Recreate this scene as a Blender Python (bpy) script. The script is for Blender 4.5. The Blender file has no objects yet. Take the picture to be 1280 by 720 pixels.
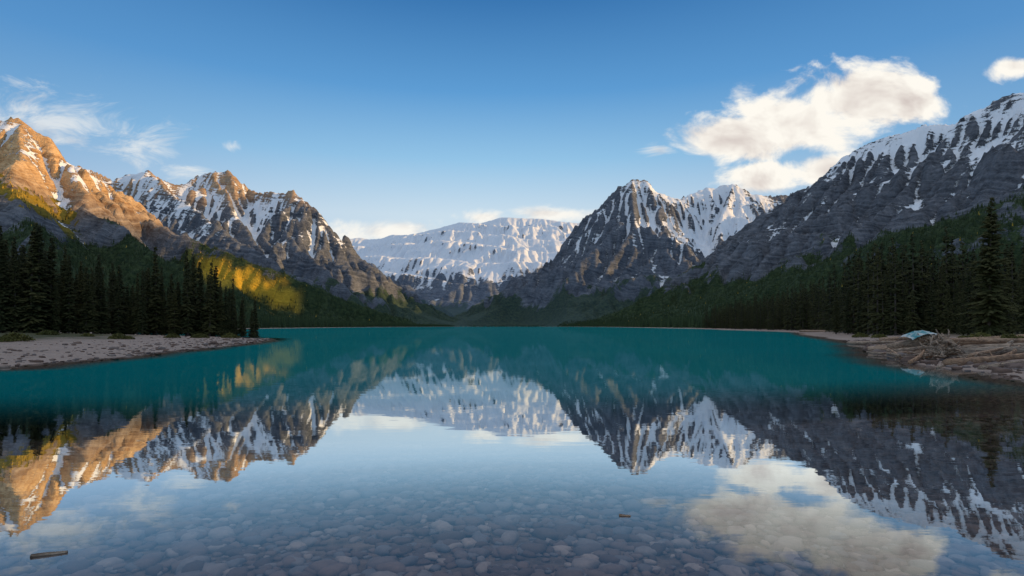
import bpy, math, time
import numpy as np
CROP=None
T0=time.time()
F=711.0; CZ=2.0; HY=408.0
rng=np.random.default_rng(7)
scene=bpy.context.scene
def P(px,py,d): return ((px-640)/F*d, d, CZ+(HY-py)/F*d)

# ------------------------------------------------------------ noise
_perm=np.random.default_rng(3).permutation(4096)
_ang=np.random.default_rng(4).random(4096)*2*np.pi
_gx=np.cos(_ang);_gy=np.sin(_ang)
def perlin(x,y,seed=0):
    x=np.asarray(x,float);y=np.asarray(y,float)
    xi=np.floor(x).astype(np.int64);yi=np.floor(y).astype(np.int64)
    fx=x-xi;fy=y-yi
    def g(ix,iy,dx,dy):
        h=_perm[(_perm[(ix+seed*57)&4095]+iy)&4095]
        return _gx[h]*dx+_gy[h]*dy
    u=fx*fx*fx*(fx*(fx*6-15)+10);v=fy*fy*fy*(fy*(fy*6-15)+10)
    a=g(xi,yi,fx,fy);b=g(xi+1,yi,fx-1,fy);c=g(xi,yi+1,fx,fy-1);d=g(xi+1,yi+1,fx-1,fy-1)
    return ((a*(1-u)+b*u)*(1-v)+(c*(1-u)+d*u)*v)*1.5
def fbm(x,y,o=5,seed=0):
    s=0;a=1;t=0
    for i in range(o):
        s=s+a*perlin(x*2**i,y*2**i,seed+i);t+=a;a*=.5
    return s/t
def ridged(x,y,o=5,seed=0):
    s=0;a=1;t=0;w=1
    for i in range(o):
        n=1-np.abs(perlin(x*2**i,y*2**i,seed+i)); n=n*n*w
        s=s+a*n;t+=a;a*=.52;w=np.clip(n*1.6,0,1)
    return s/t
def sstep(a,b,x):
    t=np.clip((x-a)/(b-a),0,1);return t*t*(3-2*t)

# ------------------------------------------------------------ lake outline
LAKE=np.array([(-90,-1),(-20,0.5),(0,1),(12,1),(15,6),(17.5,14),(19,21),(21,29),(25,38),(33,52),(41,66),(60,110),(98,203),(153,474),(200,850),
 (262,1400),(300,1800),(320,2800),(200,3900),(0,4300),(-220,4100),(-380,3500),(-400,2500),(-365,1500),(-300,1000),(-225,520),(-185,300),(-120,170),(-75,125),
 (-52,104),(-41,94),(-36,84),(-31,65),(-27,44),(-24.8,33),(-24,27.5),(-50,24),(-90,20)],float)
def lake_sd(x,y,jit=True):
    shp=np.shape(x);x=np.ravel(x).astype(float);y=np.ravel(y).astype(float)
    best=np.full(x.shape,1e18);ins=np.zeros(x.shape,bool)
    n=len(LAKE)
    for i in range(n):
        ax,ay=LAKE[i];bx,by=LAKE[(i+1)%n]
        dx,dy=bx-ax,by-ay
        t=np.clip(((x-ax)*dx+(y-ay)*dy)/(dx*dx+dy*dy),0,1)
        best=np.minimum(best,(x-ax-t*dx)**2+(y-ay-t*dy)**2)
        c=((ay>y)!=(by>y))
        xx=(bx-ax)*(y-ay)/(by-ay if by!=ay else 1e-9)+ax
        ins^=(c&(x<xx))
    d=np.sqrt(best);d=np.where(ins,-d,d)
    if jit:
        r=np.hypot(x,y)
        d=d+fbm(x/7,y/7,3,5)*np.clip(r*.03,0,1.6)+perlin(x/70,y/70,9)*np.clip(r*.02-1,0,9)
    return d.reshape(shp)
def ground_h(x,y,sd=None):
    if sd is None: sd=lake_sd(x,y)
    out=np.where(sd<30,0.034*sd,1.02+0.02*(sd-30))
    out=np.where(sd>600,1.02+11.4+0.03*(sd-600),out)
    out=np.minimum(out,90)
    out=out+fbm(x/3,y/3,4,11)*0.10*np.clip(sd/5,0,1)+fbm(x/40,y/40,3,12)*np.clip(sd/60,0,1.2)*.8
    ye=y-0.35*np.clip(x,0,30)
    shelf=0.16+0.022*np.clip(ye,0,11)+0.16*np.clip(ye-11,0,200)
    dep=np.minimum(0.36*(-sd),shelf)
    dep=np.minimum(dep,14)+fbm(x/1.5,y/1.5,3,13)*0.03
    return np.where(sd>0,out,-np.maximum(dep,0.005+0*dep))

# ------------------------------------------------------------ mesh helpers
def grid_mesh(name,X,Y,Z,attrs=None,smooth=True):
    ny,nx=X.shape
    me=bpy.data.meshes.new(name)
    co=np.stack([X,Y,Z],-1).reshape(-1,3).astype(np.float32)
    idx=np.arange(nx*ny).reshape(ny,nx)
    q=np.stack([idx[:-1,:-1],idx[:-1,1:],idx[1:,1:],idx[1:,:-1]],-1).reshape(-1,4)
    me.vertices.add(len(co));me.vertices.foreach_set('co',co.ravel())
    me.loops.add(q.size);me.loops.foreach_set('vertex_index',q.ravel().astype(np.int32))
    me.polygons.add(len(q))
    me.polygons.foreach_set('loop_start',(np.arange(len(q))*4).astype(np.int32))
    me.polygons.foreach_set('loop_total',np.full(len(q),4,np.int32))
    me.update(calc_edges=True)
    me.polygons.foreach_set('use_smooth',np.full(len(q),smooth))
    for k,v in (attrs or {}).items():
        a=me.attributes.new(k,'FLOAT','POINT');a.data.foreach_set('value',np.ravel(v).astype(np.float32))
    ob=bpy.data.objects.new(name,me);scene.collection.objects.link(ob)
    return ob
def poly_mesh(name,V,Fc,mats,mi=None,smooth=False):
    me=bpy.data.meshes.new(name);me.from_pydata([tuple(v) for v in V],[],Fc)
    for m in mats: me.materials.append(m)
    if mi is not None: me.polygons.foreach_set('material_index',np.array(mi,np.int32))
    me.polygons.foreach_set('use_smooth',np.full(len(Fc),smooth))
    me.update();return me
def link(name,me,loc=(0,0,0),rz=0,sc=1.0):
    ob=bpy.data.objects.new(name,me);ob.location=loc;ob.rotation_euler=(0,0,rz)
    ob.scale=(sc,sc,sc) if not hasattr(sc,'__len__') else sc
    scene.collection.objects.link(ob);return ob

# ------------------------------------------------------------ node helper
class N:
    def __init__(s,nt): s.nt=nt;s.nt.nodes.clear()
    def n(s,t,ins=None,**kw):
        nd=s.nt.nodes.new(t)
        for k,v in kw.items(): setattr(nd,k,v)
        for k,v in (ins or {}).items(): s.set(nd.inputs[k],v)
        return nd
    def set(s,sock,v):
        if isinstance(v,bpy.types.NodeSocket): s.nt.links.new(v,sock)
        elif isinstance(v,bpy.types.Node): s.nt.links.new(v.outputs[0],sock)
        else:
            if hasattr(sock.default_value,'__len__') and not hasattr(v,'__len__'): v=[v]*len(sock.default_value)
            if hasattr(v,'__len__') and len(v)==3 and sock.type=='RGBA': v=(*v,1)
            sock.default_value=v
    def m(s,op,a,b=0.0,c=None,clamp=False):
        nd=s.n('ShaderNodeMath',operation=op,use_clamp=clamp);s.set(nd.inputs[0],a);s.set(nd.inputs[1],b)
        if c is not None:s.set(nd.inputs[2],c)
        return nd.outputs[0]
    def mix(s,f,a,b,mode='MIX'):
        nd=s.n('ShaderNodeMix',data_type='RGBA',blend_type=mode);s.set(nd.inputs[0],f);s.set(nd.inputs[6],a);s.set(nd.inputs[7],b)
        return nd.outputs[2]
    def noise(s,vec,scale,detail=4,rough=.55,dist=0):
        return s.n('ShaderNodeTexNoise',{'Vector':vec,'Scale':scale,'Detail':detail,'Roughness':rough,'Distortion':dist}).outputs[0]
    def ss(s,a,b,x):
        return s.n('ShaderNodeMapRange',{'Value':x,'From Min':a,'From Max':b},interpolation_type='SMOOTHSTEP').outputs[0]
    def attr(s,name): return s.n('ShaderNodeAttribute',attribute_name=name).outputs['Fac']
    def pos(s): return s.n('ShaderNodeNewGeometry').outputs['Position']
    def scale(s,vec,sc): 
        return s.n('ShaderNodeVectorMath',{0:vec,1:sc},operation='MULTIPLY').outputs[0]
    def ramp(s,f,stops):
        nd=s.n('ShaderNodeValToRGB',{0:f});cr=nd.color_ramp
        cr.elements[0].position=stops[0][0];cr.elements[0].color=(*stops[0][1],1)
        cr.elements[1].position=stops[-1][0];cr.elements[1].color=(*stops[-1][1],1)
        for p,c in stops[1:-1]:
            e=cr.elements.new(p);e.color=(*c,1)
        return nd.outputs[0]
def newmat(name):
    m=bpy.data.materials.new(name);m.use_nodes=True;return m,N(m.node_tree)
def finish(n,col,rough=.85,bump=None,bd=1.0,bs=1.0,spec=.3):
    p=n.n('ShaderNodeBsdfPrincipled',{'Base Color':col,'Roughness':rough,'Specular IOR Level':spec})
    if bump is not None:
        b=n.n('ShaderNodeBump',{'Height':bump,'Distance':bd,'Strength':bs});n.nt.links.new(b.outputs[0],p.inputs['Normal'])
    o=n.n('ShaderNodeOutputMaterial',{'Surface':p});return p

# ------------------------------------------------------------ sun + sky
ELEV=math.radians(9.0)
S=np.array([1.0,-0.10]);S=S/np.hypot(*S)
from mathutils import Vector
sd_=bpy.data.lights.new('sun','SUN');sd_.energy=5.0;sd_.angle=math.radians(.5);sd_.color=(1,.60,.22)
sun=bpy.data.objects.new('sun',sd_);scene.collection.objects.link(sun)
sv=Vector((S[0]*math.cos(ELEV),S[1]*math.cos(ELEV),math.sin(ELEV)))
sun.rotation_euler=sv.to_track_quat('Z','Y').to_euler();sun.location=(0,0,3000)

w=bpy.data.worlds.new('World');scene.world=w;w.use_nodes=True
n=N(w.node_tree)
sky=n.n('ShaderNodeTexSky',sky_type='NISHITA',sun_disc=False,sun_elevation=ELEV,sun_rotation=math.atan2(S[0],S[1]),air_density=1.0,dust_density=.6,ozone_density=2.0,altitude=1500)
tc=n.n('ShaderNodeTexCoord').outputs['Generated']
sep=n.n('ShaderNodeSeparateXYZ',{0:tc})
dx,dy,dz=sep.outputs
yy=n.m('MAXIMUM',dy,0.02)
u=n.m('DIVIDE',dx,yy);v=n.m('DIVIDE',dz,yy)
uv=n.n('ShaderNodeCombineXYZ',{0:u,1:v}).outputs[0]
def blob(px,py,rx,ry):
    sx,sy=F/rx,F/ry
    a=n.n('ShaderNodeVectorMath',{0:uv,1:(sx,sy,0),2:(-(px-640)/F*sx,-(HY-py)/F*sy,0)},operation='MULTIPLY_ADD')
    return n.n('ShaderNodeVectorMath',{0:a.outputs[0]},operation='LENGTH').outputs['Value']
def blobs(L):
    r=None
    for b in L:
        x=blob(*b);r=x if r is None else n.m('MINIMUM',r,x)
    return n.m('SUBTRACT',1.0,r)
big=blobs([(1075,128,112,50),(1000,155,90,48),(910,178,98,36),(1135,128,60,34),(950,222,70,26),(1035,215,80,28),(1268,84,40,20)])
low=blobs([(480,290,85,20),(605,271,36,12),(690,268,64,14)])
wis=blobs([(175,184,80,34),(60,150,110,50),(240,212,50,16),(290,183,18,11),(820,185,34,14),(925,119,22,15)])
sv1=n.scale(uv,(1.0,1.5,1))
nz=n.noise(sv1,8,7,.60,.35)
dn=n.m('ADD',n.m('MULTIPLY',big,1.4),n.m('MULTIPLY',n.m('SUBTRACT',nz,.5),3.2))
dbig=n.ss(.0,.65,dn)
dn2=n.m('ADD',low,n.m('MULTIPLY',n.m('SUBTRACT',nz,.5),2.6))
dlow=n.m('MULTIPLY',n.ss(.0,.7,dn2),.9)
nzw=n.noise(n.scale(uv,(1.0,2.6,1)),7,5,.7,.8)
dn3=n.m('ADD',n.m('MULTIPLY',wis,.9),n.m('MULTIPLY',n.m('SUBTRACT',nzw,.5),3.0))
dw=n.m('MULTIPLY',n.ss(.1,1.1,dn3),.6)
front=n.ss(.02,.1,dy)
den=n.m('MULTIPLY',n.m('MAXIMUM',n.m('MAXIMUM',dbig,dlow),dw),front)
off=n.noise(n.n('ShaderNodeVectorMath',{0:sv1,1:(.012,.045,0)},operation='ADD').outputs[0],8,4,.60,.35)
core=n.ss(.45,1.7,dn)
shade=n.m('ADD',n.m('MULTIPLY',core,.55),n.m('MULTIPLY',n.m('SUBTRACT',off,nz),3.0),clamp=True)
ccol=n.mix(shade,(1.0,.96,.88),(.62,.54,.51))
# blue gradient; bright stops overhead added as fill light, out of view
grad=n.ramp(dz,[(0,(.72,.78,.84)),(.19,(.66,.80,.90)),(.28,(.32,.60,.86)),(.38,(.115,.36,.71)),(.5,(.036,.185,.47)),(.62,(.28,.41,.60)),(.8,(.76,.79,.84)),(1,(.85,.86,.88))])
side=n.ss(0,1.1,n.m('ABSOLUTE',n.m('ADD',u,.05)))
side=n.m('MULTIPLY',n.m('MULTIPLY',side,n.m('MULTIPLY',front,n.ss(.55,.45,dz))),.55)
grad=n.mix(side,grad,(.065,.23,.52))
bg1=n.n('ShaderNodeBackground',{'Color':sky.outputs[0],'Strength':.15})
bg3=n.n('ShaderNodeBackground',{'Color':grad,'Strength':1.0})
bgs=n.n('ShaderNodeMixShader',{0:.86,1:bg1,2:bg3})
bg2=n.n('ShaderNodeBackground',{'Color':ccol,'Strength':1.0})
mx=n.n('ShaderNodeMixShader',{0:den,1:bgs,2:bg2})
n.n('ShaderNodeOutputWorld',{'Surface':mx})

# ------------------------------------------------------------ mountains
def erode(h,cell,rounds=12,N_=16000,steps=50,seed=1):
    r=np.random.default_rng(seed);H=h/cell;H0=H.copy().ravel();ny,nx=H.shape;flow=np.zeros(ny*nx)
    Hf=H.ravel().copy()
    for _ in range(rounds):
        x=r.random(N_)*(nx-3)+1;y=r.random(N_)*(ny-3)+1
        dx=np.zeros(N_);dy=np.zeros(N_);vel=np.ones(N_);wat=np.ones(N_);sed=np.zeros(N_);al=np.ones(N_)
        for s in range(steps):
            ix=x.astype(int);iy=y.astype(int);fx=x-ix;fy=y-iy;i0=iy*nx+ix
            a=Hf[i0];b=Hf[i0+1];c=Hf[i0+nx];d=Hf[i0+nx+1]
            hc=(a*(1-fx)+b*fx)*(1-fy)+(c*(1-fx)+d*fx)*fy
            gx=(b-a)*(1-fy)+(d-c)*fy;gy=(c-a)*(1-fx)+(d-b)*fx
            dx=dx*.3-gx*.7;dy=dy*.3-gy*.7;l=np.hypot(dx,dy)+1e-9;dx/=l;dy/=l
            x2=x+dx;y2=y+dy
            ok=(x2>1)&(x2<nx-2)&(y2>1)&(y2<ny-2);al=al*ok
            x2=np.clip(x2,1,nx-2.01);y2=np.clip(y2,1,ny-2.01)
            jx=x2.astype(int);jy=y2.astype(int);ux=x2-jx;uy=y2-jy;j0=jy*nx+jx
            hn=(Hf[j0]*(1-ux)+Hf[j0+1]*ux)*(1-uy)+(Hf[j0+nx]*(1-ux)+Hf[j0+nx+1]*ux)*uy
            dh=hn-hc
            cap=np.maximum(-dh,.01)*vel*wat*2.5
            amt=np.where(dh>0,np.minimum(dh*.3,sed),np.where(sed>cap,(sed-cap)*.1,-np.minimum((cap-sed)*.09,-dh*.3)))*al
            sed=sed-amt
            D=np.zeros(nx*ny)
            for off,wt in ((0,(1-fx)*(1-fy)),(1,fx*(1-fy)),(nx,(1-fx)*fy),(nx+1,fx*fy)):
                D+=np.bincount(i0+off,weights=amt*wt,minlength=nx*ny)
            Hf=Hf+np.clip(D,-.08,.04)
            flow+=np.bincount(i0,weights=al*wat,minlength=nx*ny)
            vel=np.sqrt(np.clip(vel*vel-dh*1.5,.05,6));wat*=.985;x=x2;y=y2
        Hf=H0+np.clip(Hf-H0,-55./cell,15./cell)
    return Hf.reshape(ny,nx)*cell,flow.reshape(h.shape)
def blur(a,k=1):
    for _ in range(k):
        p=np.pad(a,1,mode='edge')
        a=(p[1:-1,1:-1]*4+p[:-2,1:-1]*2+p[2:,1:-1]*2+p[1:-1,:-2]*2+p[1:-1,2:]*2+p[:-2,:-2]+p[:-2,2:]+p[2:,:-2]+p[2:,2:])/16
    return a
forest_pts=[];GOLDC=[]
def mountain(name,box,res,ridges,seed,snowline,treeline,snowb=0.,namp=80,sun_tint=0.,sun_tintfn=None,carve=None,goldfn=None,forest=True,rounds=12,haze=0.,strata=.0,slw=.75,fine=1.0,speriod=46.,snowfn=None):
    x0,x1,y0,y1=box
    xs=np.arange(x0,x1+res,res);ys=np.arange(y0,y1+res,res);X,Y=np.meshgrid(xs,ys)
    wx=fbm(X/260,Y/260,4,seed+20)*40;wy=fbm(X/260,Y/260,4,seed+30)*40
    XX=X+wx;YY=Y+wy
    h=np.full(X.shape,-50.);dc=np.full(X.shape,1e9)
    for pts,k,pw in ridges:
        for i in range(len(pts)-1):
            a=np.array(pts[i],float);b=np.array(pts[i+1],float);d=b-a
            t=np.clip(((XX-a[0])*d[0]+(YY-a[1])*d[1])/(d[0]**2+d[1]**2),0,1)
            dd=np.hypot(XX-a[0]-t*d[0],YY-a[1]-t*d[1]);zr=np.maximum(a[2]+t*d[2],5)
            hh=zr*np.maximum(0,1-dd/(k*zr))**pw
            up=hh>h
            h=np.where(up,hh,h);dc=np.where(up,dd,dc)
    wgt=(.18+.82*sstep(0,300,dc))*np.clip(h/250,0,1)
    h=h+(ridged(X/620,Y/620,6,seed)-.5)*2*namp*wgt+(ridged(X/170,Y/170,5,seed+7)-.5)*namp*.6*fine*np.clip(h/250,0,1)*(.45+.55*sstep(0,200,dc))
    if carve is not None: h=carve(X,Y,h)
    h,fl=erode(h,res,rounds=rounds,seed=seed)
    if strata>0:
        st=(X*.10+Y*.05+h)/speriod+fbm(X/(speriod*9),Y/(speriod*9),3,seed+3)*1.2
        h=h+strata*np.clip((h-200)/200,0,1)*(sstep(.35,.65,st-np.floor(st))-(st-np.floor(st)))*-1
    h=h+fbm(X/40,Y/40,4,seed+11)*7*fine*np.clip(h/300,0,1)
    sd=lake_sd(X,Y)
    h=h-9
    h=np.minimum(h,np.where(sd>0,sd*.30+sd*sd*.004-4,-20))
    gy,gx=np.gradient(h,res);sl=np.hypot(gx,gy)
    fl=np.log1p(blur(fl,1)/ (fl.mean()+1e-6))
    curv=(blur(h,6)-h)/res
    ns=fbm(X/260,Y/260,4,seed+40);ns2=fbm(X/60,Y/60,3,seed+50)
    snow=np.clip((h-snowline)/400,-1.5,.6)+ (1.0-blur(sl,1))*slw + (fl-.7)*.35 + curv*.4 + ns*1.1*fine+ns2*.3*fine+snowb
    if snowfn is not None: snow=snow+snowfn(X,Y,h)
    snow=np.where(h<treeline*.7,snow-(treeline*.7-h)/120,snow)
    fm=(treeline+ns*260+ns2*80-h)/90+(0.85-blur(sl,2))*1.5-(fl-.9)*.5
    fm=np.clip(fm,-3,3)
    wm=np.full(X.shape,sun_tint) if sun_tintfn is None else sun_tintfn(X,Y,h)
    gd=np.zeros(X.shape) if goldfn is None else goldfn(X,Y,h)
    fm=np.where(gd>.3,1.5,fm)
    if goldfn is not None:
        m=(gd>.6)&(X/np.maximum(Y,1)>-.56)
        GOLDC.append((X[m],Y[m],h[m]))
    ob=grid_mesh(name,X,Y,h,{'snow':np.clip(snow,-2,2.2),'forest':fm,'sun_tint':wm,'gold':gd,'haze':np.full(X.shape,haze)})
    ob.data.materials.append(MM)
    if forest:
        rr=np.random.default_rng(seed)
        m=(fm>.1)&(h>2)&(Y<3400)&(sd>5)&(Y>150)&(np.abs(X)<1.0*Y+50)
        iy,ix=np.nonzero(m)
        dist=Y[iy,ix]
        dens=np.clip(1.25*(1900/np.maximum(dist,400)),.35,1.6)*(res*res/140.)*np.where(gd[iy,ix]>.3,.6,1)
        cnt=rr.poisson(dens);iy=np.repeat(iy,cnt);ix=np.repeat(ix,cnt)
        ok=(iy<X.shape[0]-1)&(ix<X.shape[1]-1);iy=iy[ok];ix=ix[ok]
        a=rr.random(len(iy));b=rr.random(len(iy))
        z=h[iy,ix]*(1-a)*(1-b)+h[iy,ix+1]*a*(1-b)+h[iy+1,ix]*(1-a)*b+h[iy+1,ix+1]*a*b
        forest_pts.append(np.stack([X[iy,ix]+a*res,Y[iy,ix]+b*res,z-.5,gd[iy,ix]],-1))
    return ob

# material
MM,n=newmat('mountain_rock_snow_forest')
pos=n.pos()
sp=n.n('ShaderNodeSeparateXYZ',{0:pos})
n1=n.noise(pos,.012,5,.62);n2=n.noise(pos,.06,4,.65);n3=n.noise(pos,.22,2,.6)
strv=n.m('ADD',n.m('MULTIPLY',sp.outputs[2],.035),n.m('ADD',n.m('MULTIPLY',sp.outputs[0],.006),n.m('MULTIPLY',n.noise(pos,.004,2),5.0)))
str1=n.n('ShaderNodeTexNoise',{'W':strv,'Scale':1.6,'Detail':4,'Roughness':.7},noise_dimensions='1D').outputs[0]
rt=n.m('ADD',n.m('MULTIPLY',n1,.45),n.m('ADD',n.m('MULTIPLY',str1,.4),n.m('MULTIPLY',n2,.35)))
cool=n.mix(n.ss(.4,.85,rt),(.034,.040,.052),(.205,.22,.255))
sunlitc=n.mix(n.ss(.4,.85,rt),(.32,.17,.07),(.88,.62,.34))  # low sun's orange put into the base colour of the high rock
rock=n.mix(n.attr('sun_tint'),cool,sunlitc)
snf=n.m('ADD',n.attr('snow'),n.m('ADD',n.m('MULTIPLY',n.m('SUBTRACT',n2,.5),1.4),n.m('ADD',n.m('MULTIPLY',n.m('SUBTRACT',n3,.5),.8),n.m('MULTIPLY',n.m('SUBTRACT',str1,.5),1.4))))
snm=n.ss(.38,.62,snf)
snc=n.mix(n1,(.68,.73,.81),(.84,.86,.89))
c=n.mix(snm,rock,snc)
fof=n.m('ADD',n.attr('forest'),n.m('ADD',n.m('MULTIPLY',n.m('SUBTRACT',n2,.5),2.0),n.m('MULTIPLY',n.m('SUBTRACT',n3,.5),1.5)))
fom=n.ss(-.1,.35,fof)
fc=n.mix(n.ss(.3,.7,n2),(.012,.028,.014),(.046,.070,.028))
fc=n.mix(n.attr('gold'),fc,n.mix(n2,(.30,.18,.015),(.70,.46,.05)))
c=n.mix(fom,c,fc)
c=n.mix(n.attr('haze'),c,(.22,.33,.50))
bh=n.m('ADD',n.m('ADD',n.m('MULTIPLY',n1,14.0),n.m('MULTIPLY',n2,6.0)),n.m('ADD',n.m('MULTIPLY',n3,2.5),n.m('MULTIPLY',str1,7.0)))
bh=n.m('MULTIPLY',bh,n.m('SUBTRACT',1.0,n.m('MULTIPLY',snm,.8)))
finish(n,c,.9,bh,1.0,1.0,.15)

A1=[P(-500,110,2000),P(-150,140,2300),P(0,150,2450),P(30,147,2480),P(60,165,2500),P(80,187,2520),P(110,218,2550),P(135,245,2570),P(160,262,2600),P(230,290,2500),P(300,320,2400),P(400,358,2400),P(480,388,2500),P(535,401,2650)]
A2=[P(30,147,2480),P(15,200,2150),P(30,265,1700),P(90,340,1200)]
A3=[P(80,187,2520),P(110,250,2200),P(190,310,1900),P(290,350,1700)]
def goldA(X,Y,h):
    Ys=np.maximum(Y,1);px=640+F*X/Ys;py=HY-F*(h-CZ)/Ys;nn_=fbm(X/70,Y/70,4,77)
    # autumn larch on lower spur, alp below crag; sunlit gold put into colour
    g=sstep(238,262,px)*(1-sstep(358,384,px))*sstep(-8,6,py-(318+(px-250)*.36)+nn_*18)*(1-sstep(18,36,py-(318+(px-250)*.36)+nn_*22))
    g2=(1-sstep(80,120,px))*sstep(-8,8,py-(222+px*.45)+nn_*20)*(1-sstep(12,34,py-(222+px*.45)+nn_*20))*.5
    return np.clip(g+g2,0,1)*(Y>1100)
mountain('mountain',(-4600,-250,350,4000),11,[(A1,1.8,2.1),(A2,1.7,1.7),(A3,1.9,1.8)],11,640,330,snowb=.5,sun_tintfn=lambda X,Y,h:sstep(350,650,h),goldfn=goldA,namp=85,strata=12,
    snowfn=lambda X,Y,h:1.1*np.exp(-((X+1830)/220)**2-((Y-2400)/250)**2))
B1=[P(-100,225,4200),P(60,218,4300),P(115,212,4300),P(140,226,4350),P(165,216,4400),P(185,213,4400),P(215,229,4500),P(255,216,4600),P(270,213,4600),P(288,213,4600),P(305,234,4600),P(340,240,4500),P(370,238,4400),P(395,262,4350),P(413,284,4300),P(425,302,4250),P(440,322,4200),P(470,350,4150),P(500,375,4100),P(545,395,4000)]
B2=[P(185,213,4400),P(230,247,3900),P(290,292,3500),P(350,332,3200),P(400,352,3100)]
B3=[P(340,240,4500),P(360,290,4050),P(400,330,3750),P(440,362,3500)]
B4=[P(270,213,4600),P(290,262,4200),P(330,315,3800)]
mountain('mountain',(-4600,-250,2700,6200),13,[(B1,1.6,2.1),(B2,1.6,1.7),(B3,1.6,1.7),(B4,1.5,1.7)],21,620,300,snowb=.95,sun_tintfn=lambda X,Y,h:sstep(850,1100,h)*.7,namp=110,strata=16,haze=.05)
C1=[P(300,310,9500),P(425,299,9300),P(470,300,9200),P(520,290,9200),P(580,279,9200),P(640,273,9200),P(720,278,9200),P(800,285,9200),P(950,290,9300)]
C2=[P(380,295,6700),P(440,312,6500),P(475,338,6300),P(520,366,6100),P(560,388,5900)]
C3=[P(640,273,9200),P(620,330,8000),P(600,372,7000)]
C4=[P(720,278,9200),P(690,330,8000),P(650,365,7000)]
C5=[P(520,290,9200),P(520,330,8300),P(545,370,7300)]
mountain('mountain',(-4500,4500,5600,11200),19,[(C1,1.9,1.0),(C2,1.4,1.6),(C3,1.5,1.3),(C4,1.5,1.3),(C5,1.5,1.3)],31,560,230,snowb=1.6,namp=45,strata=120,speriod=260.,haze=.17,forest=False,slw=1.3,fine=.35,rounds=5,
    snowfn=lambda X,Y,h:-1.3*np.clip((850-h)/450,0,1)-.4*(Y<7300))
D1=[P(600,400,4700),P(625,378,4750),P(640,362,4800),P(670,335,4850),P(700,312,4900),P(722,288,4950),P(745,258,5000),P(765,240,5000),P(790,222,5000),P(805,226,5000),P(820,236,5050),P(850,248,5100),P(880,236,5200),P(915,226,5200),P(940,241,5200),P(985,243,5300),P(1050,230,5400),P(1150,250,5500)]
D2=[P(790,222,5000),P(790,280,4500),P(760,330,4200),P(730,370,4000)]
D3=[P(850,248,5100),P(850,300,4600),P(840,345,4200)]
D4=[P(915,226,5200),P(900,290,4650),P(880,340,4200)]
mountain('mountain',(-500,4200,3300,7000),13,[(D1,1.6,2.0),(D2,1.5,1.7),(D3,1.5,1.7),(D4,1.5,1.7)],41,600,300,snowb=.6,sun_tintfn=lambda X,Y,h:sstep(1150,1350,h)*.3,namp=100,strata=22,haze=.07,
    snowfn=lambda X,Y,h:1.2*np.exp(-((X-1850)/650)**2-((Y-4800)/800)**2))
E1=[P(780,397,4000),P(850,347,3800),P(900,307,3650),P(960,263,3500),P(1020,226,3350),P(1040,206,3300),P(1080,181,3200),P(1150,152,3000),P(1195,150,2900),P(1215,131,2800),P(1280,106,2600),
    (2450,2250,1150),(2500,1700,1100),(2550,1000,1100),(2650,0,1150),(2700,-900,1150),(2700,-2200,1000)]
E2=[P(1500,150,1400),P(1400,180,1500),P(1280,224,1600),P(1150,277,1800),P(1050,316,2000),P(950,351,2300),P(870,379,2700),P(800,398,3300)]
E3=[P(1195,150,2900),P(1130,235,2500),P(1060,295,2250)]
E4=[P(1080,181,3200),P(1020,262,2900),P(950,325,2700)]
gX,gY,gZ=GOLDC[0]
TANE=math.tan(ELEV)
xg=np.median(gX);zg=np.percentile(gZ,12)
y0g=np.percentile(gY+gX*.1,8);y1g=np.percentile(gY+gX*.1,75)   # sun-path intercepts
y1g=min(y1g,2230.)
def carveE(X,Y,h):
    # unseen notch added to the eastern ridge so low sun reaches the gold band
    yi=Y+X*.1
    ray=zg+(X-xg)*TANE-25
    e=np.maximum(0,np.maximum(y0g-yi,yi-y1g))
    lim=ray+(e/70.)**2*60
    return np.where(X>900,np.minimum(h,lim),h)
mountain('mountain',(60,4400,-2600,4700),13,[(E1,1.8,1.8),(E2,2.2,1.5),(E3,1.6,1.6),(E4,1.6,1.6)],51,720,340,snowb=.8,namp=80,strata=14,carve=carveE)

# ------------------------------------------------------------ ground + bed
def sinhgrid(nn,a,b,off=0,ext=None):
    t=np.linspace(-1,1,nn);return a*np.sinh(b*t)+off
gx=sinhgrid(620,9,7.9);gy=sinhgrid(700,9,7.9,6)
X,Y=np.meshgrid(gx,gy);sdg=lake_sd(X,Y);Zg=ground_h(X,Y,sdg)
ground=grid_mesh('ground',X,Y,Zg,{'sd':np.clip(sdg,-50,300)})
GM,n=newmat('shore_gravel');pos=n.pos()
sda=n.attr('sd')
g1=n.noise(pos,.35,5,.6);g2=n.noise(pos,9,3,.6);vo=n.n('ShaderNodeTexVoronoi',{'Vector':pos,'Scale':7.0})
grav=n.mix(vo.outputs['Distance'],(.14,.10,.08),(.46,.35,.29))
grav=n.mix(n.ss(.35,.65,g1),grav,(.36,.27,.225))
grav=n.mix(n.m('MULTIPLY',n.ss(.5,.7,g2),.5),grav,(.16,.12,.10))
wet=n.ss(1.2,.1,n.m('ADD',sda,n.m('MULTIPLY',g1,1.0)))
grav=n.mix(n.m('MULTIPLY',wet,.6),grav,(.07,.055,.05))
bed=n.mix(vo.outputs['Distance'],(.035,.024,.018),(.20,.135,.10))
veg=n.mix(n.noise(pos,1.3,4,.7),(.018,.022,.010),(.10,.095,.035))
vm=n.ss(13,22,n.m('ADD',sda,n.m('MULTIPLY',n.m('SUBTRACT',g1,.5),22)))
c=n.mix(vm,grav,veg);c=n.mix(n.ss(.3,-.4,sda),c,bed)
finish(n,c,.9,n.m('ADD',n.m('MULTIPLY',vo.outputs['Distance'],.05),n.m('MULTIPLY',g2,.05)),1,1)
ground.data.materials.append(GM)

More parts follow.
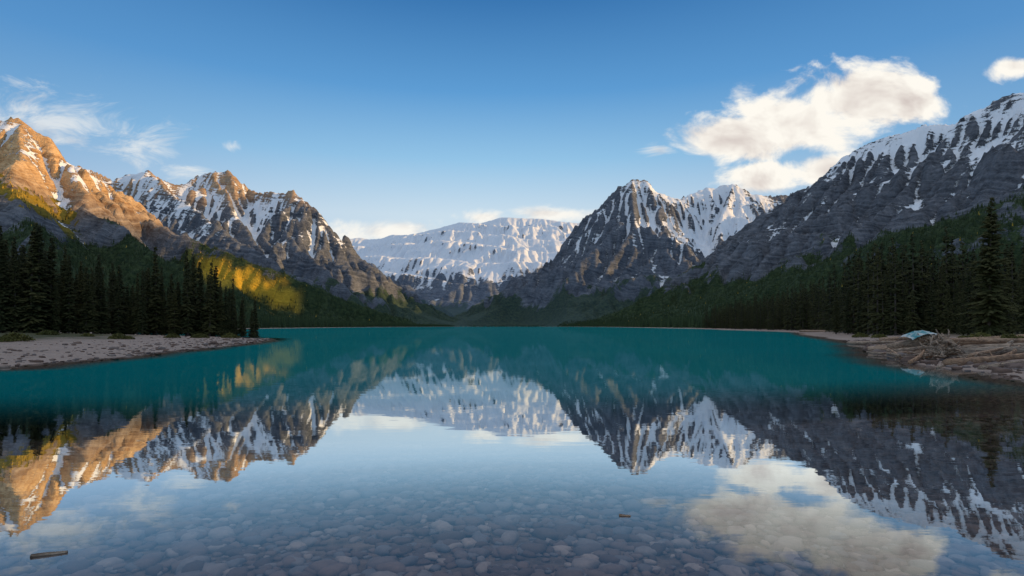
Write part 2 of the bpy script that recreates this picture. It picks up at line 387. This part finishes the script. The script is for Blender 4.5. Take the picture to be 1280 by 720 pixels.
# ------------------------------------------------------------ water
gx=sinhgrid(300,9,7.0);gy=sinhgrid(340,9,7.0,6)
gx=gx[(gx>-1000)&(gx<1000)];gy=gy[(gy>-40)&(gy<4700)]
X,Y=np.meshgrid(gx,gy);sdw=lake_sd(X,Y)
dep=np.where(sdw>0,0,-ground_h(X,Y,sdw))
water=grid_mesh('lake_water',X,Y,np.zeros_like(X),{'depth':dep})
WM,n=newmat('lake_water');pos=n.pos()
dpt=n.attr('depth')
deep=n.ss(.36,1.4,dpt)
rip=n.m('ADD',n.noise(n.scale(pos,(.6,2.0,1)),1.2,3,.5),n.noise(n.scale(pos,(.05,.3,1)),1.0,2,.5))
bmp=n.n('ShaderNodeBump',{'Height':rip,'Distance':.0011,'Strength':1.0})
lw=n.n('ShaderNodeLayerWeight',{'Blend':.5})
cs=n.m('SUBTRACT',1.0,lw.outputs['Facing'])
cr=n.n('ShaderNodeFloatCurve',{'Value':cs});cv=cr.mapping.curves[0]
pts=[(0,.52),(.05,.52),(.12,.66),(.19,.82),(.24,.64),(.30,.30),(.40,.10),(1,.03)]
cv.points[0].location=pts[0];cv.points[1].location=pts[-1]
for p_ in pts[1:-1]: cv.points.new(*p_)
cr.mapping.update()
gl=n.n('ShaderNodeBsdfGlossy',{'Color':(.88,.96,1.0,1),'Roughness':.012,'Normal':bmp})
teal=n.mix(n.noise(n.scale(pos,(.02,.06,1)),1,2),(.0,.20,.22),(.0,.27,.285))
df=n.n('ShaderNodeBsdfDiffuse',{'Color':teal})
tr=n.n('ShaderNodeBsdfTransparent',{'Color':(1.0,.97,.95,1)})
body=n.n('ShaderNodeMixShader',{0:deep,1:tr,2:df})
n.n('ShaderNodeOutputMaterial',{'Surface':n.n('ShaderNodeMixShader',{0:cr.outputs[0],1:body,2:gl})})
water.data.materials.append(WM)

# ------------------------------------------------------------ materials for plants, wood
def needle(name,a,b,gold=False):
    m,n=newmat(name)
    oi=n.n('ShaderNodeObjectInfo').outputs['Random'];g=n.noise(n.pos(),.9,2,.6)
    f=n.m('ADD',n.m('MULTIPLY',oi,.5),n.m('MULTIPLY',g,.6),clamp=True)
    finish(n,n.mix(f,a,b),.8,spec=.2);return m
NM=needle('spruce_needles',(.016,.024,.009),(.075,.070,.022))
NF=needle('far_spruce_needles',(.016,.032,.014),(.060,.084,.030))
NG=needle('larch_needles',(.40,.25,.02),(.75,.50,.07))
NB=needle('shrub_leaves',(.05,.06,.015),(.17,.15,.04))
BK,n=newmat('bark');finish(n,n.mix(n.noise(n.scale(n.pos(),(6,6,1)),2,3),(.04,.03,.025),(.14,.11,.09)),.95)

def spruce(seed,H=16.,R=2.3,lv=58,nb=7,base=.06,gaps=.12):
    r=np.random.default_rng(seed);V=[];Fc=[];mi=[]
    k=7;zs=[0,.15*H,.5*H,.85*H,H];rs=[.016*H,.012*H,.008*H,.003*H,.0005*H]
    lean=r.normal(0,.01,2)
    for z,q in zip(zs,rs):
        for i in range(k):
            a=2*np.pi*i/k;V.append((q*np.cos(a)+lean[0]*z,q*np.sin(a)+lean[1]*z,z))
    for j in range(len(zs)-1):
        for i in range(k):
            Fc.append((j*k+i,j*k+(i+1)%k,(j+1)*k+(i+1)%k,(j+1)*k+i));mi.append(0)
    phase=r.random()*6
    for li in range(lv):
        f=base+(1-base)*(li+r.random()*.8)/lv
        if f>.995: f=.995
        env=R*((1-f)**.78)*(1 if f>.18 else .55+.45*f/.18)
        env*=.88+.18*np.sin(f*23+phase)+r.normal(0,.05)
        for b in range(nb if f<.85 else 5):
            if r.random()<gaps: continue
            a=r.random()*2*np.pi;L=max(.12,env*r.uniform(.55,1.15))
            z0=f*H+r.normal(0,.16);d=np.array([np.cos(a),np.sin(a)]);sd=np.array([-d[1],d[0]])
            ns=int(4+L*3.2);droop=(.40-.42*f+r.normal(0,.08))*L
            for s in range(ns):
                t=(s+.6)/ns;rad=t*L
                zc=z0-droop*t*1.3+.10*L*t*t
                c=np.array([d[0]*rad+lean[0]*zc,d[1]*rad+lean[1]*zc,zc])
                w=(.16+.30*(1-t))*(.55+.18*L)*r.uniform(.7,1.3)
                for sg in (-1,1):
                    e=c+np.array([sd[0]*sg*w+d[0]*w*.6,sd[1]*sg*w+d[1]*w*.6,-w*r.uniform(.35,1.2)])
                    q=c+np.array([d[0],d[1],-.45])*(.28+.08*L)*r.uniform(.7,1.2)
                    i0=len(V);V+= [tuple(c+np.array([0,0,.06])),tuple(e),tuple(q)];Fc.append((i0,i0+1,i0+2));mi.append(1)
    return poly_mesh('pine_tree',V,Fc,[BK,NM],mi)
def farspruce(seed,mat,H=16,R=2.4):
    r=np.random.default_rng(seed);V=[];Fc=[]
    T=6
    for t in range(T):
        f=t/T;zt=H*(f+.28*(1-f)+.02);zb=H*(.03+f*.93);rr=R*(1-f)**.85*r.uniform(.85,1.15);m=4
        i0=len(V);V.append((0,0,min(zt,H)));
        for i in range(m*2):
            a=2*np.pi*(i+r.random()*.5)/(m*2);q=rr*(1.0 if i%2 else .45)*r.uniform(.8,1.15)
            V.append((q*np.cos(a),q*np.sin(a),zb-(.2 if i%2 else -.3)*r.uniform(.5,1.5)))
        for i in range(m*2): Fc.append((i0,i0+1+i,i0+1+(i+1)%(m*2)))
    return poly_mesh('far_tree',V,Fc,[mat])
def coll(name,meshes):
    c=bpy.data.collections.new(name)
    for m in meshes:
        o=bpy.data.objects.new(m.name,m);c.objects.link(o)
    return c
def scatter(name,pts,sc,col,seed=0,flat=False):
    me=bpy.data.meshes.new(name);me.vertices.add(len(pts));me.vertices.foreach_set('co',np.asarray(pts,np.float32).ravel())
    a=me.attributes.new('sc','FLOAT','POINT');a.data.foreach_set('value',np.asarray(sc,np.float32))
    a=me.attributes.new('rt','FLOAT','POINT');a.data.foreach_set('value',np.random.default_rng(seed).random(len(pts)).astype(np.float32)*6.283)
    ob=bpy.data.objects.new(name,me);scene.collection.objects.link(ob)
    ng=bpy.data.node_groups.new(name,'GeometryNodeTree')
    ng.interface.new_socket('Geometry',in_out='INPUT',socket_type='NodeSocketGeometry');ng.interface.new_socket('Geometry',in_out='OUTPUT',socket_type='NodeSocketGeometry')
    L=ng.links.new;nn=ng.nodes.new
    gi=nn('NodeGroupInput');go=nn('NodeGroupOutput');ip=nn('GeometryNodeInstanceOnPoints');ci=nn('GeometryNodeCollectionInfo')
    ci.inputs['Collection'].default_value=col;ci.inputs['Separate Children'].default_value=True;ci.inputs['Reset Children'].default_value=True
    m2p=nn('GeometryNodeMeshToPoints')
    L(gi.outputs[0],m2p.inputs['Mesh']);L(m2p.outputs[0],ip.inputs['Points']);L(ci.outputs[0],ip.inputs['Instance']);ip.inputs['Pick Instance'].default_value=True
    s=nn('GeometryNodeInputNamedAttribute');s.data_type='FLOAT';s.inputs['Name'].default_value='sc'
    r=nn('GeometryNodeInputNamedAttribute');r.data_type='FLOAT';r.inputs['Name'].default_value='rt'
    cx=nn('ShaderNodeCombineXYZ');L(r.outputs[0],cx.inputs[2]);L(cx.outputs[0],ip.inputs['Rotation']);L(s.outputs[0],ip.inputs['Scale'])
    L(ip.outputs[0],go.inputs[0])
    md=ob.modifiers.new('scatter','NODES');md.node_group=ng
    return ob
far_c=coll('far_trees',[farspruce(i,NF,16,R) for i,R in enumerate((2.2,2.6,2.0,2.9))])
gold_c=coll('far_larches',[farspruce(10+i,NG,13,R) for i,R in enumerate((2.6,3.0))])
sp_meshes=[spruce(100+i,16,R,gaps=g) for i,(R,g) in enumerate(((2.1,.1),(1.8,.15),(2.5,.12),(2.0,.2),(1.6,.1)))]
mid_c=coll('mid_trees',[spruce(200+i,16,R,lv=30,nb=5) for i,R in enumerate((2.2,1.9,2.6,1.8))])

fp=np.concatenate(forest_pts);r=np.random.default_rng(5);NF0=len(fp)
if len(fp)>60000: fp=fp[r.permutation(len(fp))[:60000]]
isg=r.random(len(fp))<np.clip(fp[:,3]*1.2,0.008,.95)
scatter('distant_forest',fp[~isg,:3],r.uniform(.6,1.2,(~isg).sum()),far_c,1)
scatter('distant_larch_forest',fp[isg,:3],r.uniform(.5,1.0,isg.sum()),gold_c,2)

# shoreline forest belt (flat land beside the lake)
def belt(n_,xr,yr,sdmin,sdmax,seed,cond=None):
    r=np.random.default_rng(seed);x=r.uniform(*xr,n_);y=r.uniform(yr[0]**.5,yr[1]**.5,n_)**2
    sd=lake_sd(x,y);m=(sd>sdmin)&(sd<sdmax)
    if cond is not None: m&=cond(x,y)
    x=x[m];y=y[m];return np.stack([x,y,ground_h(x,y)-.15],-1)
p1=belt(60000,(60,420),(100,520),9,90,61,lambda x,y:(x<y*1.05))
p1=p1[np.random.default_rng(1).permutation(len(p1))][:2600]
scatter('shore_forest',p1,np.random.default_rng(2).uniform(.55,1.25,len(p1)),mid_c,3)
p2=belt(26000,(100,520),(500,3400),10,60,62)
p3=belt(60000,(-620,-120),(300,3600),8,60,63)
p4=belt(9000,(-420,420),(3900,4600),8,100,64)
pp=np.concatenate([p2[:4500],p3[:4500],p4[:1500]])
scatter('lakeside_forest',pp,np.random.default_rng(4).uniform(.5,1.05,len(pp)),far_c,5)

# ------------------------------------------------------------ left stand of pines
r=np.random.default_rng(12)
tx=[-60,0,20,45,62,82,100,122,150,172,195,215,235,262,290,318,330];ty=[276,281,296,278,296,308,326,318,331,341,308,341,312,328,348,370,385]
def put_tree(px,d,top,mesh=None):
    x=(px-640)/F*d;z=float(ground_h(np.array([x]),np.array([d]))[0]);hh=CZ+(HY-top)/F*d-z
    if hh<2.5: return
    k=int(r.integers(0,5));s=hh/16.
    sxy=s*r.uniform(.8,1.15)*(1.15 if s<.6 else 1)
    link('pine_tree',mesh or sp_meshes[k],(x,d,z-.05),r.random()*6.28,(sxy,sxy,s))
for px in np.arange(-70,326,7.5):
    q=px+r.uniform(-3,3);d=80+max(q,0)*.07+r.uniform(-2,3)
    tp=np.interp(q,tx,ty);put_tree(q,d,tp+abs(r.normal(0,16))+ (0 if r.random()<.4 else 12))
for a,b in zip(tx[1:-1],ty[1:-1]): put_tree(a,80+max(a,0)*.07+r.uniform(-1,2),b)
for px in np.arange(-70,318,6):
    q=px+r.uniform(-3,3);d=92+max(q,0)*.06+r.uniform(0,14);put_tree(q,d,np.interp(q,tx,ty)+8+abs(r.normal(0,14)))
# ------------------------------------------------------------ right: big pine and companions
bigm=spruce(301,20,3.5,lv=80,nb=9,base=.05,gaps=.2)
def at(px,d): 
    x=(px-640)/F*d;return x,d,float(ground_h(np.array([x]),np.array([d]))[0])
x,y,z=at(1236,72);link('pine_tree',bigm,(x,y,z-.1),1.0,((CZ+(HY-245)/F*72-z)/20.,)*3)
for px,top,d in ((1262,325,78),(1285,300,74),(1210,335,88),(1196,345,95),(1178,330,100),(1165,352,92),(1150,345,104),(1132,352,100),(1112,345,112),(1095,358,112),(1075,352,120),(1225,350,84),(1272,345,90),(1185,355,90),(1140,362,95),(1300,310,80),(1250,350,85),(1060,360,126),(1045,352,135),(1120,362,104),(1204,358,86)):
    put_tree(px,d,top)

# ------------------------------------------------------------ shrubs, stones, driftwood
def shrub(seed):
    r=np.random.default_rng(seed);V=[];Fc=[]
    for i in range(900):
        a=r.random()*6.28;rad=r.random()**.5;el=r.random()
        R=1+.25*np.sin(a*3+seed);c=np.array([rad*R*np.cos(a),rad*R*np.sin(a),(1-rad*rad*.8)*.65*(el**.5)+.03])
        d=r.normal(0,1,(3,3))*.07;i0=len(V);V+=[tuple(c+d[0]),tuple(c+d[1]),tuple(c+d[2])];Fc.append((i0,i0+1,i0+2))
    return poly_mesh('shrub',V,Fc,[NB])
sm=[shrub(i) for i in range(3)]
for i,(px,d,s) in enumerate(((18,52,1.2),(5,50,.8),(148,66,1.0),(160,67,.6),(60,72,1.0),(215,78,.9),(250,82,1.1),(288,88,1.2),(110,72,.7),(1075,95,1.2),(1100,88,1.0),(1205,62,1.0),(1262,58,1.1),(1225,66,1.3))):
    x,y,z=at(px,d);link('shrub',sm[i%3],(x,y,z-.03),i*1.3,s)
STM,n=newmat('lake_stone');oi=n.n('ShaderNodeObjectInfo').outputs['Random']
stc_=n.ramp(oi,[(0,(.10,.058,.044)),(.5,(.23,.145,.11)),(.75,(.17,.15,.15)),(1,(.42,.31,.25))])
finish(n,n.mix(n.m('MULTIPLY',n.noise(n.pos(),14,3,.65),.7),stc_,(.05,.036,.03)),.8)
import bmesh
def stone(seed,fl=.45,sub=2):
    bm=bmesh.new();bmesh.ops.create_icosphere(bm,subdivisions=sub,radius=1);r=np.random.default_rng(seed);o=r.random(3)*10
    ax=r.uniform(.75,1.2,2)
    for v in bm.verts:
        c=np.array(v.co);f=1+.35*perlin(c[0]*1.1+o[0],c[1]*1.1+c[2]+o[1],seed)+.1*perlin(c[0]*3+o[0],c[1]*3+c[2]*2,seed)
        c=np.sign(c)*np.abs(c)**.8
        v.co=(c[0]*f*ax[0],c[1]*f*ax[1],c[2]*f*fl)
    me=bpy.data.meshes.new('stone');bm.to_mesh(me);bm.free();me.materials.append(STM)
    me.polygons.foreach_set('use_smooth',np.full(len(me.polygons),True));return me
stc=coll('stones',[stone(i) for i in range(6)])
r=np.random.default_rng(31)
y=r.uniform(2.2,15,22000);x=(r.random(22000)*2-1)*(y*1.0+2);sd=lake_sd(x,y);m=sd<-.1;x=x[m];y=y[m]
s=np.clip(r.lognormal(-2.9,.45,len(x)),.025,.16)
scatter('lakebed_stones',np.stack([x,y,ground_h(x,y)+s*.1],-1),s,stc,8)
y=np.concatenate([r.uniform(24,90,12000),r.uniform(18,80,12000)]);x=np.concatenate([r.uniform(-95,-22,12000),r.uniform(17,75,12000)])
sd=lake_sd(x,y);m=(sd>-.6)&(sd<14)&(r.random(len(x))<np.exp(-np.abs(sd)/6));x=x[m];y=y[m]
s=np.clip(r.lognormal(-2.4,.55,len(x)),.04,.42)
scatter('beach_stones',np.stack([x,y,ground_h(x,y)+s*.1],-1),s,stc,9)

WD,n=newmat('driftwood')
oi=n.n('ShaderNodeObjectInfo').outputs['Random'];tco=n.n('ShaderNodeTexCoord').outputs['Object']
g=n.noise(n.scale(tco,(.7,14,14)),2.5,5,.7)
g2_=n.noise(tco,1.2,4,.6)
wc=n.mix(n.ss(.35,.65,g),n.mix(oi,(.09,.06,.045),(.15,.08,.045)),n.mix(oi,(.55,.43,.33),(.62,.37,.22)))
finish(n,n.mix(n.m('MULTIPLY',n.ss(.5,.7,g2_),.5),wc,(.10,.07,.055)),.85,g,.05)
def tube(V,Fc,path,rad,k=10,seed=0):
    path=np.array(path,float);r=np.random.default_rng(seed);base=len(V)
    for i,p in enumerate(path):
        t=path[min(i+1,len(path)-1)]-path[max(i-1,0)];t/=np.linalg.norm(t)+1e-9
        up=np.array([0,0,1.]) if abs(t[2])<.9 else np.array([1.,0,0]);a=np.cross(t,up);a/=np.linalg.norm(a);b=np.cross(t,a)
        for j in range(k):
            an=2*np.pi*j/k;q=rad[i]*(1+.10*np.sin(an*3+seed)+r.normal(0,.04));V.append(tuple(p+(a*np.cos(an)+b*np.sin(an))*q))
    for i in range(len(path)-1):
        for j in range(k):
            Fc.append((base+i*k+j,base+i*k+(j+1)%k,base+(i+1)*k+(j+1)%k,base+(i+1)*k+j))
    Fc.append(tuple(base+j for j in range(k))[::-1]);e=base+(len(path)-1)*k;Fc.append(tuple(e+j for j in range(k)))
def log(L,R,seed,br=True):
    r=np.random.default_rng(seed);V=[];Fc=[];m=12
    ph=r.random()*6;path=[((i/(m-1)-.5)*L,np.sin(i*.35+ph)*L*.015,np.cos(i*.3+ph)*L*.006) for i in range(m)]
    tube(V,Fc,path,[R*(1.15-.45*i/(m-1)) for i in range(m)],12,seed)
    for s in range(int(r.integers(2,6)) if br else 0):
        i=int(r.integers(2,m-1));p=np.array(path[i]);a=r.uniform(-.5,3.6);l=R*r.uniform(1.4,3)
        d=np.array([.4,np.cos(a),abs(np.sin(a))]);tube(V,Fc,[p,p+d*l*.5,p+d*l],[R*.2,R*.13,R*.04],6,seed+s)
    return poly_mesh('driftwood_log',V,Fc,[WD],smooth=True)
def put_log(pa,da,za,pb,db,zb,R,seed):
    a=np.array(at(pa,da));b=np.array(at(pb,db));a[2]=max(a[2],-.05)+za+R*.7;b[2]=max(b[2],-.05)+zb+R*.7
    L=float(np.linalg.norm(b-a));o=bpy.data.objects.new('driftwood_log',log(L,R,seed));scene.collection.objects.link(o)
    o.location=(a+b)/2;o.rotation_euler=Vector(b-a).to_track_quat('X','Z').to_euler()
LG=[(1188,28,0,1300,33,.1,.20),(1200,36,0,1310,35,.1,.28),(1205,41,.0,1330,40,.3,.26),(1085,46,0,1150,44,.1,.22),(1095,52,0,1185,50,.2,.20),(1190,47,.3,1300,45,.3,.26),
    (1110,42,0,1160,37,.5,.14),(1150,34,0,1215,37,.1,.15),(1225,26,0,1290,28,.0,.12),(1160,56,.2,1290,60,.3,.24),(1060,66,0,1120,60,.1,.2),(1215,31,.2,1262,37,.5,.10),(1180,39,.9,1250,42,.5,.11),(1130,48,.1,1175,40,.7,.10),
    (1240,30,.1,1275,38,.3,.10),(1170,27.5,0,1196,31,.1,.08),(1000,190,0,1060,170,0,.35),(1100,70,0,1170,76,.1,.25)]
for i,g_ in enumerate(LG): put_log(*g_,400+i)
rr_=np.random.default_rng(77)
for i in range(14):
    pa=rr_.uniform(1120,1280);da=rr_.uniform(29,48);dp=rr_.uniform(-45,45);put_log(pa,da,rr_.uniform(0,.3),pa+dp,da+rr_.uniform(-2,4),rr_.uniform(.1,.5),rr_.uniform(.05,.1),500+i)
def stump(seed):
    r=np.random.default_rng(seed);V=[];Fc=[]
    tube(V,Fc,[(1.9,.4,.35),(1.1,.2,.5),(.3,.05,.65),(-.15,0,.75)],[.24,.30,.40,.52],12,seed)
    for i in range(52):
        a=r.uniform(0,6.28);l=r.uniform(.4,.95);o=np.array([-.1,0,.72])+r.normal(0,.16,3);p=[o];d=np.array([r.uniform(-.6,.35),np.cos(a),np.sin(a)*.62])
        for s in range(6):
            d=d+r.normal(0,.38,3);d/=np.linalg.norm(d);p.append(p[-1]+d*l/6)
        p=[(q[0],q[1],max(q[2],.02)) for q in p];k=r.uniform(.6,1.25)
        tube(V,Fc,p,[.14*k,.11*k,.085*k,.065*k,.05*k,.038*k,.015*k],6,seed+i)
    for i in range(50):
        o=r.uniform((-1.5,-1.6,.0),(1.6,1.4,.4));a=r.uniform(0,3.14);l=r.uniform(.3,1.0);d=np.array([np.cos(a),np.sin(a),r.uniform(-.15,.25)])
        tube(V,Fc,[o,o+d*l*.5+r.normal(0,.07,3),o+d*l],[.05,.04,.015],5,seed+50+i)
    return poly_mesh('driftwood_stump',V,Fc,[WD],smooth=True)
x,y,z=at(1180,33);link('driftwood_stump',stump(5),(x,y,max(z,0)-.1),.4,1.25)
x,y,z=at(1152,43);link('driftwood_stump',stump(9),(x,y,max(z,0)-.1),2.0,1.15)
for i,(px,d,s) in enumerate(((1140,33,.45),(1120,37,.5),(1205,29,.4),(1228,27,.3),(1100,44,.5),(1250,24.5,.35),(1165,30,.3),(1270,26,.4),(1132,40,.4),(1088,50,.5))):
    x,y,z=at(px,d);link('rock',stone(60+i,.6,3),(x,y,max(z,-.1)),i,s)
o=bpy.data.objects.new('driftwood_stick',log(.26,.018,77,False));o.location=(-4.05,4.98,.005);o.rotation_euler=(0,0,.35);scene.collection.objects.link(o)
o=bpy.data.objects.new('driftwood_stick',log(.12,.012,78,False));o.location=(1.19,6.0,.005);o.rotation_euler=(0,0,-.2);scene.collection.objects.link(o)
TM,n=newmat('tarp_cloth');finish(n,n.mix(n.ss(.42,.58,n.noise(n.n('ShaderNodeTexCoord').outputs['Object'],1.6,3)),(.05,.24,.27),(.5,.53,.52)),.6)
t=np.linspace(-1,1,40);X,Y=np.meshgrid(t,t)
Z=.55-.40*(X**2+.6*Y**2)+.14*ridged(X*1.3+4,Y*1.3,4,3)+.05*fbm(X*4,Y*4,3,8)
tp=grid_mesh('tarp',X*1.25,Y*.8,Z,None);tp.data.materials.append(TM);x,y,z=at(1152,43);tp.location=(x,y,z+.95)

# ------------------------------------------------------------ camera
cd=bpy.data.cameras.new('camera');cam=bpy.data.objects.new('camera',cd);scene.collection.objects.link(cam)
cam.location=(0,0,CZ);cam.rotation_euler=(math.pi/2,0,0);cd.sensor_width=36;cd.lens=F/1280*36;cd.shift_y=(HY-360)/1280
cd.clip_start=.1;cd.clip_end=60000
scene.camera=cam
if CROP:
    a,b,c_,d_=CROP;k=1280/(c_-a);cd.lens*=k;cd.shift_x=((a+c_)/2-640)/1280*k;cd.shift_y=(HY-(b+d_)/2)/1280*k
scene.view_settings.view_transform='Standard';scene.view_settings.look='None';scene.view_settings.exposure=0
